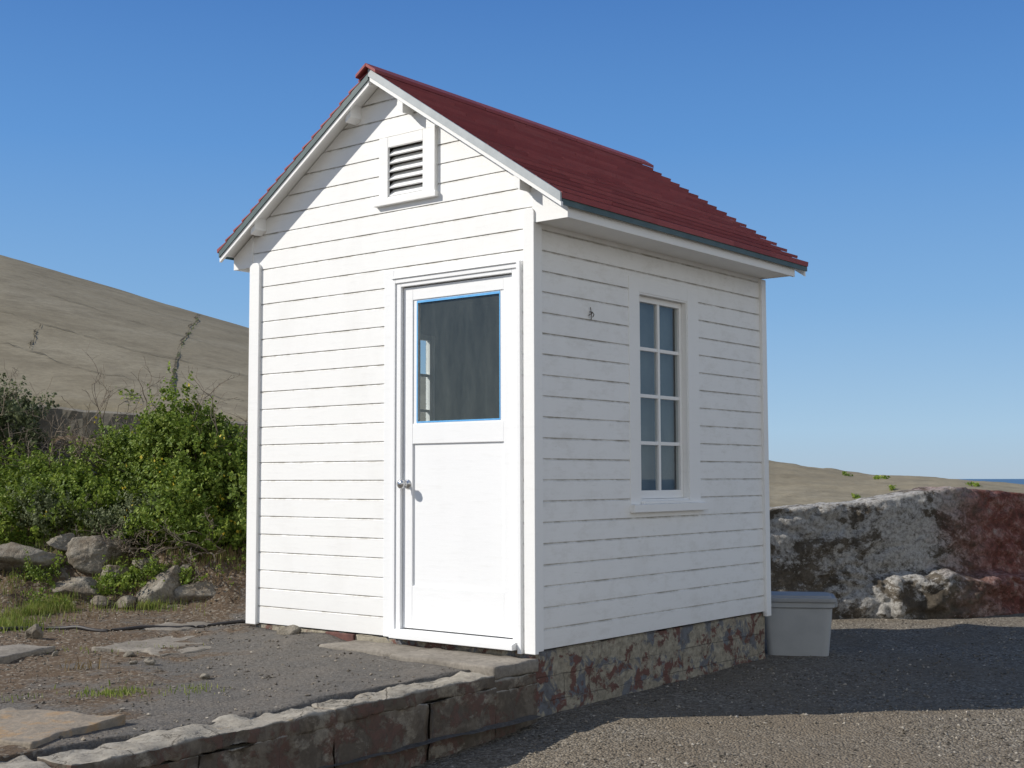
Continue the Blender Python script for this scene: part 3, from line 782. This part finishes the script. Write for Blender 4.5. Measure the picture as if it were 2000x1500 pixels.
Vv,Ff=loft([rrect(.205,.145,.04,.0),rrect(.213,.153,.045,.012),rrect(.226,.165,.045,.15),rrect(.238,.178,.045,.29),rrect(.242,.182,.045,.345),rrect(.258,.195,.05,.352),rrect(.260,.197,.05,.392),rrect(.25,.19,.05,.392)])
o=obj_from('body',Vv,Ff,TOTE); o.parent=tote
m_=o.modifiers.new('b','BEVEL'); m_.width=.004; m_.segments=2; m_.limit_method='ANGLE'
Vv,Ff=loft([rrect(.268,.205,.055,.386),rrect(.273,.210,.055,.392),rrect(.271,.208,.055,.415),rrect(.262,.198,.05,.422),rrect(.24,.175,.04,.421),rrect(.232,.167,.04,.432),rrect(.17,.11,.03,.434)])
o=obj_from('lid',Vv,Ff,LID); o.parent=tote
m_=o.modifiers.new('b','BEVEL'); m_.width=.004; m_.segments=2; m_.limit_method='ANGLE'
for s in(-1,1):
    mb=MB(); mb.box(s*.262-.020,s*.262+.020,-.065,.065,.345,.382)
    o=mb.make('handle',TOTE,None,.006); o.parent=tote

pts=[]
for i in range(70):
    t=i/69; f=8.35+.45*t+.12*math.sin(t*7)+.05*math.sin(t*19); l=-4.0+2.35*t
    x,y=cam_to_xy(f,l); pts.append((x,y,terr_z(x,y)+.012+.005*math.sin(t*30)))
Vv,Ff=tube(pts,.012,8); o=obj_from('garden_hose',Vv,Ff,HOSE,smooth=True); finish(o,None,'black hose lying across the terrace earth','hose')

# ---------------------------------------------------------------- scattered stones
def pebbles(name,n,pos_fn,rmin,rmax,mat):
    ph=np.array([(1,0,0),(0,1,0),(-1,0,0),(0,-1,0),(0,0,.8),(0,0,-.8)],float)
    fc=np.array([(0,1,4),(1,2,4),(2,3,4),(3,0,4),(1,0,5),(2,1,5),(3,2,5),(0,3,5)])
    Vs=[];Fs=[]; c=0
    for i in range(n):
        p=pos_fn()
        if p is None: continue
        r=rmin+(rmax-rmin)*random.random()**3
        a=random.random()*6.28; co,si=math.cos(a),math.sin(a)
        s=ph*(r*np.array([random.uniform(.7,1.3),random.uniform(.6,1.1),random.uniform(.5,.9)])); s=s+rng.normal(0,r*.18,s.shape)
        s=np.c_[s[:,0]*co-s[:,1]*si,s[:,0]*si+s[:,1]*co,s[:,2]]
        Vs.append(s+np.array([p[0],p[1],p[2]+r*.2])); Fs.append(fc+c); c+=6
    V=np.concatenate(Vs); F_=np.concatenate(Fs)
    me=bpy.data.meshes.new(name); me.from_pydata(V.tolist(),[],F_.tolist()); me.materials.append(mat)
    o=bpy.data.objects.new(name,me); col.objects.link(o); finish(o,'stuff'); return o
def rp():
    f=5+6.5*random.random()**1.8; l=random.uniform(-1.2,4.2)
    x,y=cam_to_xy(f,l)
    if y>yf(x)-.02 and x<2.7: return None
    if y>2 : return None
    if fbm(x*.9,y*.9,4)<-.08 and random.random()<.75: return None
    return (x,y,road_z(x,y))
pebbles('loose_gravel',44000,rp,.003,.012,PEB)
def tp():
    f=5+5*random.random()**1.3; l=random.uniform(-4.2,0.3)
    x,y=cam_to_xy(f,l)
    if y<.15 or x>-.02 and y<2.4: return None
    if -.37<x<0 and y<1.36: return None
    if -.2*x+.26*y+.75*(1+fbm(x*1.6,y*1.6))<1.35 and random.random()<.75: return None
    return (x,y,terr_z(x,y))
pebbles('terrace_pebbles',18000,tp,.003,.012,PEB2)

# ---------------------------------------------------------------- vegetation
def leaf_mesh(name,P,N,size,mat,aspect=1.6,parent=None):
    n=len(P); sz=size*rng.uniform(.6,1.3,n)[:,None]
    d=rng.normal(0,1,(n,3)); nrm=N+rng.normal(0,.7,(n,3)); nrm/=np.linalg.norm(nrm,axis=1)[:,None]
    t=np.cross(nrm,d); t/=np.linalg.norm(t,axis=1)[:,None]; b=np.cross(nrm,t)
    v0=P-t*sz*aspect*.5; v1=P+b*sz*.5+nrm*sz*.1; v2=P+t*sz*aspect*.5; v3=P-b*sz*.5+nrm*sz*.1
    V=np.stack([v0,v1,v2,v3],1).reshape(-1,3); F_=np.arange(n*4).reshape(-1,4)
    me=bpy.data.meshes.new(name); me.from_pydata(V.tolist(),[],F_.tolist()); me.materials.append(mat)
    o=bpy.data.objects.new(name,me); col.objects.link(o)
    if parent: setpar(o,parent)
    return o
def pn(P,s,seed):
    q=P*s+seed
    return (np.sin(q[:,0]*1.7+np.sin(q[:,1]*2.1))+np.sin(q[:,1]*1.9+np.sin(q[:,2]*1.7+1))+np.sin(q[:,2]*2.3+np.sin(q[:,0]*1.3+2)))/3
def cloud(blobs,n,seed,per=22):
    Ps=[];Ns=[]
    tw=sum(b[6] for b in blobs)
    for (x,y,z,a,b,c,w) in blobs:
        k=int(n*w/tw/per); d=rng.normal(0,1,(k,3)); d/=np.linalg.norm(d,axis=1)[:,None]
        r=rng.uniform(.3,1,k)**.5*(1+.50*pn(d*2.2,2.6,seed+x*7))
        ctr=np.c_[d[:,0]*a,d[:,1]*b,d[:,2]*c]*r[:,None]+np.array([x,y,z])
        keep=pn(ctr,6.5,seed)>-.28; ctr=ctr[keep]; d=d[keep]
        m_=len(ctr); ax_=d+np.array([0,0,.6])+rng.normal(0,.35,(m_,3)); ax_/=np.linalg.norm(ax_,axis=1)[:,None]
        ln=rng.uniform(.05,.20,m_)
        tt=rng.uniform(0,1,(m_,per,1)); off=rng.normal(0,.020,(m_,per,3))*(1.25-tt)
        p=ctr[:,None,:]+ax_[:,None,:]*ln[:,None,None]*tt+off
        Ps.append(p.reshape(-1,3)); Ns.append(np.repeat(d,per,0))
    return np.concatenate(Ps),np.concatenate(Ns)
def twigs(root,n,length,spread,up,seed,r0=.007,lean=(0,0)):
    rnd=random.Random(seed); parts=[]
    def grow(p,d,ln,r,depth):
        pts=[p];q=p.copy();dd=d.copy();k=5
        for i in range(k):
            dd=(dd+Vector((rnd.gauss(0,.22),rnd.gauss(0,.22),rnd.gauss(0.03,.2)))).normalized()
            q=q+dd*ln/k; pts.append(q.copy())
            if depth<3 and i>0 and rnd.random()<.65:
                nd=(dd+Vector((rnd.gauss(0,.7),rnd.gauss(0,.7),rnd.gauss(.1,.5)))).normalized()
                grow(q.copy(),nd,ln*rnd.uniform(.35,.65),r*.6,depth+1)
        parts.append(tube([tuple(a) for a in pts],[max(.0014,r*(1-.7*i/k)) for i in range(k+1)],4))
    for i in range(n):
        d=Vector((rnd.gauss(0,spread)+lean[0],rnd.gauss(0,spread)+lean[1],up)).normalized()
        grow(Vector(root)+Vector((rnd.gauss(0,.08),rnd.gauss(0,.08),0)),d,length*rnd.uniform(.6,1.1),r0,0)
    return join(parts)
def shrub(name,label,blobs_cam,n,size,mat,seed,tw=None,flowers=0):
    bl=[(*cam_to_xy(f,l),z,a,a,c,w) for (f,l,z,a,c,w) in blobs_cam]
    root_xy=(sum(b[0] for b in bl)/len(bl),sum(b[1] for b in bl)/len(bl))
    root=empty(name,(*root_xy,terr_z(*root_xy)))
    finish(root,None,label,'shrub')
    P,N=cloud(bl,n,seed); leaf_mesh('foliage',P,N,size,mat,parent=root)
    if tw:
        prt=[twigs((*cam_to_xy(f,l),z),k,ln,sp,up,seed+i,lean=(-.5*(up<.25),-.45*(up<.25))) for i,(f,l,z,k,ln,sp,up) in enumerate(tw)]
        Vv,Ff=join(prt); obj_from('branches',Vv,Ff,TWIG,parent=root)
    if flowers:
        P,N=cloud([(b[0],b[1],b[2]+.03,b[3]*1.05,b[4]*1.05,b[5]*1.05,b[6]) for b in bl],flowers,seed+5,per=2)
        o=leaf_mesh('flowers',P,N,.028,FLOW,aspect=1,parent=root); o['kind']='stuff'
    return root
shrub('shrub','large leafy green shrub with yellow flowers on the bank',
 [(10.75,-2.70,.95,.40,.40,3),(10.65,-2.25,.80,.34,.40,2.8),(10.35,-2.1,.54,.26,.34,2.0),(10.9,-3.05,.84,.30,.32,1.7),(10.8,-2.80,1.32,.25,.30,1.9),(10.30,-2.75,.64,.30,.24,1.7),(10.95,-2.45,1.10,.26,.24,1.1),(10.75,-2.95,1.18,.17,.22,.7),(10.15,-2.45,.50,.20,.18,.9)],
 78000,.021,LEAF,3,[(10.9,-3.1,.9,6,.80,.7,.9),(10.8,-2.75,1.0,6,.70,.6,.9),(10.05,-2.65,.40,7,.34,.8,.1),(10.0,-2.30,.36,6,.34,.8,.1),(10.0,-2.9,.40,5,.30,.8,.1)],flowers=300)
shrub('shrub','tangled green shrub with bare twigs on the bank',
 [(11.0,-3.55,.90,.40,.29,2),(10.8,-3.95,.78,.38,.26,2),(11.1,-3.3,1.08,.24,.25,1),(11.0,-4.3,.84,.36,.28,1.5),(10.6,-3.5,.70,.38,.21,1.6),(10.4,-3.9,.55,.28,.14,1)],
 50000,.020,LEAF,9,[(11.1,-3.5,1.0,10,.78,.9,.8),(11.0,-3.9,.95,6,.62,.9,.7),(10.35,-3.35,.5,4,.30,.8,.15)],flowers=80)
shrub('shrub','dark green dense shrub at the foot of the hill',
 [(11.5,-4.5,1.40,.28,.26,1),(11.5,-4.85,1.4,.36,.36,1)],14000,.022,LEAF2,15,[(11.5,-4.6,1.3,3,.5,.6,1)])
shrub('shrub','low grey-green mounding shrub on the bank',
 [(10.42,-3.15,.60,.26,.17,2),(10.55,-3.75,.64,.30,.15,2),(10.3,-2.95,.56,.18,.14,.8)],16000,.015,LEAF2,21,[(10.1,-2.9,.42,4,.28,1,.2)])
# small leafy weeds rooted between the stones
for i,(f,l,z,a) in enumerate([(9.75,-2.98,.14,.10),(9.85,-2.75,.18,.09),(9.62,-3.42,.04,.11),(9.8,-2.5,.15,.07),(9.85,-2.2,.16,.09),(9.9,-3.6,.22,.11)]):
    shrub('weed_plant','small bright green weed growing among the stones',[(f,l,z,a,a*.6,1)],1100,.016,LEAF,60+i)

def grass(name,patches,mat,hmin,hmax,wid=(.0015,.0035)):
    Vs=[];Fs=[];c=0
    for (f,l,rf,rl,n) in patches:
        for i in range(n):
            ff=f+random.gauss(0,rf); ll=l+random.gauss(0,rl); x,y=cam_to_xy(ff,ll)
            if pn(np.array([[x,y,0]]),6,2)[0]<-.05 and random.random()<.85: continue
            if x>-.02 and y<2.4: continue
            z=terr_z(x,y)-.005; h=random.uniform(hmin,hmax); a=random.random()*6.28; b=random.gauss(0,.35); a2=random.random()*6.28
            w=random.uniform(*wid); dx,dy=math.cos(a)*w,math.sin(a)*w; lx,ly=math.cos(a2)*h*b,math.sin(a2)*h*b
            Vs+=[(x-dx,y-dy,z),(x+dx,y+dy,z),(x+dx*.8+lx*.4,y+dy*.8+ly*.4,z+h*.6),(x-dx*.8+lx*.4,y-dy*.8+ly*.4,z+h*.6),(x+lx,y+ly,z+h*(1-.3*abs(b)))]
            Fs+=[(c,c+1,c+2,c+3),(c+3,c+2,c+4)]; c+=5
    o=obj_from(name,Vs,Fs,mat); finish(o,'stuff'); return o
grass('grass',[(9.35,-3.55,.14,.16,2600),(9.15,-3.75,.15,.2,2300),(8.8,-3.45,.12,.15,1100),(10.4,-3.9,.2,.35,6000),(10.3,-3.4,.10,.35,2500),(9.5,-2.9,.06,.2,900),(8.5,-3.2,.06,.12,350),(10.6,-4.2,.3,.4,5000),(9.45,-2.6,.05,.15,550),(9.65,-3.45,.12,.14,1800),(9.9,-3.0,.1,.15,800),(9.95,-2.5,.1,.25,900)],GRASS,.025,.10)
grass('weeds',[(6.1,-1.75,.06,.16,500),(6.2,-1.5,.05,.12,250),(6.25,-1.9,.05,.1,200),(6.0,-2.3,.05,.1,150),(7.6,-2.4,.1,.25,200)],GRASS,.012,.04)
grass('dry_grass',[(6.85,-2.3,.03,.06,350),(9.95,-2.6,.12,.3,1800),(9.85,-2.2,.12,.2,1100),(9.6,-3.5,.3,.5,1200),(10.2,-2.6,.1,.4,1200)],DRYG,.03,.10)
Ps=[]
for i in range(260):
    t=random.random()
    if random.random()>.1+.9*abs(math.sin(t*23))**3: continue
    u=float(np.interp(t,[0,.3,.7,1],[2.66,2.70,2.77,2.80]))+random.gauss(0,.002)
    p=hill_p(u,.02+t*.88); Ps.append((p[0],p[1],p[2]+random.random()*.02))
P=np.array(Ps); o=leaf_mesh('hill_weeds',P,np.tile([0,0,1.],(len(P),1)),.026,LEAF2); finish(o,'stuff')
Ps=[]
for (u,t) in ((2.5,.06),(6.05,.72),(6.15,.75),(6.2,.35),(5.75,.8),(5.8,.15),(6.9,.15),(7.1,.5)):
    for i in range(40):
        p=hill_p(u+random.gauss(0,.02),min(.98,t+random.gauss(0,.015))); Ps.append((p[0],p[1],p[2]+random.random()*.04))
P=np.array(Ps); o=leaf_mesh('hill_weeds',P,np.tile([0,0,1.],(len(P),1)),.032,LEAF); finish(o,'stuff')

# ---------------------------------------------------------------- world + sun
el=math.radians(35); th=math.radians(-48)
trav=Vector((math.cos(th)*math.cos(el),math.sin(th)*math.cos(el),-math.sin(el)))
sd=bpy.data.lights.new('sun','SUN'); sd.energy=4.8; sd.angle=math.radians(.5); sd.color=(1,.95,.87)
so=bpy.data.objects.new('sun',sd); col.objects.link(so); so.rotation_euler=trav.to_track_quat('-Z','Y').to_euler()
w=bpy.data.worlds.new('World'); scene.world=w; w.use_nodes=True
n=w.node_tree.nodes; l=w.node_tree.links
bg=n['Background']; sky=n.new('ShaderNodeTexSky'); sky.sky_type='NISHITA'; sky.sun_disc=False
sky.sun_elevation=el; sky.sun_rotation=math.atan2(-trav.x,-trav.y); sky.air_density=1.0; sky.dust_density=0; sky.ozone_density=4.0; sky.altitude=50
STR=.12
tc=n.new('ShaderNodeTexCoord'); sx=n.new('ShaderNodeSeparateXYZ'); l.new(tc.outputs['Generated'],sx.inputs[0])
def wramp(stops,src):
    r_=n.new('ShaderNodeValToRGB'); e=r_.color_ramp.elements
    while len(e)<len(stops): e.new(.5)
    for i,(p_,c_) in enumerate(stops): e[i].position=p_; e[i].color=(*c_,1)
    l.new(src,r_.inputs[0]); return r_.outputs[0]
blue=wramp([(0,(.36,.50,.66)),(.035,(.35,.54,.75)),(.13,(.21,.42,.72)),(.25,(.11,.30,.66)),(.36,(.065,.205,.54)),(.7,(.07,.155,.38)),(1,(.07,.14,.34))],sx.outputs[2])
sky_fill=wramp([(0,(.95,.92,.86)),(.25,(.84,.84,.83)),(.5,(.42,.49,.58)),(1,(.08,.15,.33))],sx.outputs[2])  # bright horizon band added out of view to lighten the shaded side wall
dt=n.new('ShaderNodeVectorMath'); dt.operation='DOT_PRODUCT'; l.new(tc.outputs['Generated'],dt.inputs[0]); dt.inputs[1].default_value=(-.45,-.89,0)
fill_f=n.new('ShaderNodeMapRange'); l.new(dt.outputs['Value'],fill_f.inputs[0]); fill_f.inputs[1].default_value=-.05; fill_f.inputs[2].default_value=.6; fill_f.interpolation_type='SMOOTHSTEP'
fill_mix=n.new('ShaderNodeMix'); fill_mix.data_type='RGBA'; l.new(fill_f.outputs[0],fill_mix.inputs[0]); l.new(blue,fill_mix.inputs[6]); l.new(sky_fill,fill_mix.inputs[7])
sc=n.new('ShaderNodeVectorMath'); sc.operation='SCALE'; l.new(fill_mix.outputs[2],sc.inputs[0]); sc.inputs['Scale'].default_value=1/STR
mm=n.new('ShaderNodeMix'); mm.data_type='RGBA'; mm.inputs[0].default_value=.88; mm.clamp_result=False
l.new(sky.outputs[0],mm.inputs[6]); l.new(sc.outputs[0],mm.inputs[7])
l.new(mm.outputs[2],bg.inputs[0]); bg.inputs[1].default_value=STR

# ---------------------------------------------------------------- camera
cd=bpy.data.cameras.new('camera'); cam=bpy.data.objects.new('camera',cd); col.objects.link(cam)
p=.0727; r=-.0030
Fv=Vector((ca*math.cos(p),sa*math.cos(p),math.sin(p))); Rv=Vector((sa,-ca,0)); Uv=Rv.cross(Fv)
R2=Rv*math.cos(r)+Uv*math.sin(r); U2=-Rv*math.sin(r)+Uv*math.cos(r)
cam.matrix_world=Matrix((( R2.x,U2.x,-Fv.x,CX),(R2.y,U2.y,-Fv.y,CY),(R2.z,U2.z,-Fv.z,CZ),(0,0,0,1)))
cd.sensor_width=36; cd.lens=2514.3/2000*36; cd.clip_start=.05; cd.clip_end=60000
scene.camera=cam
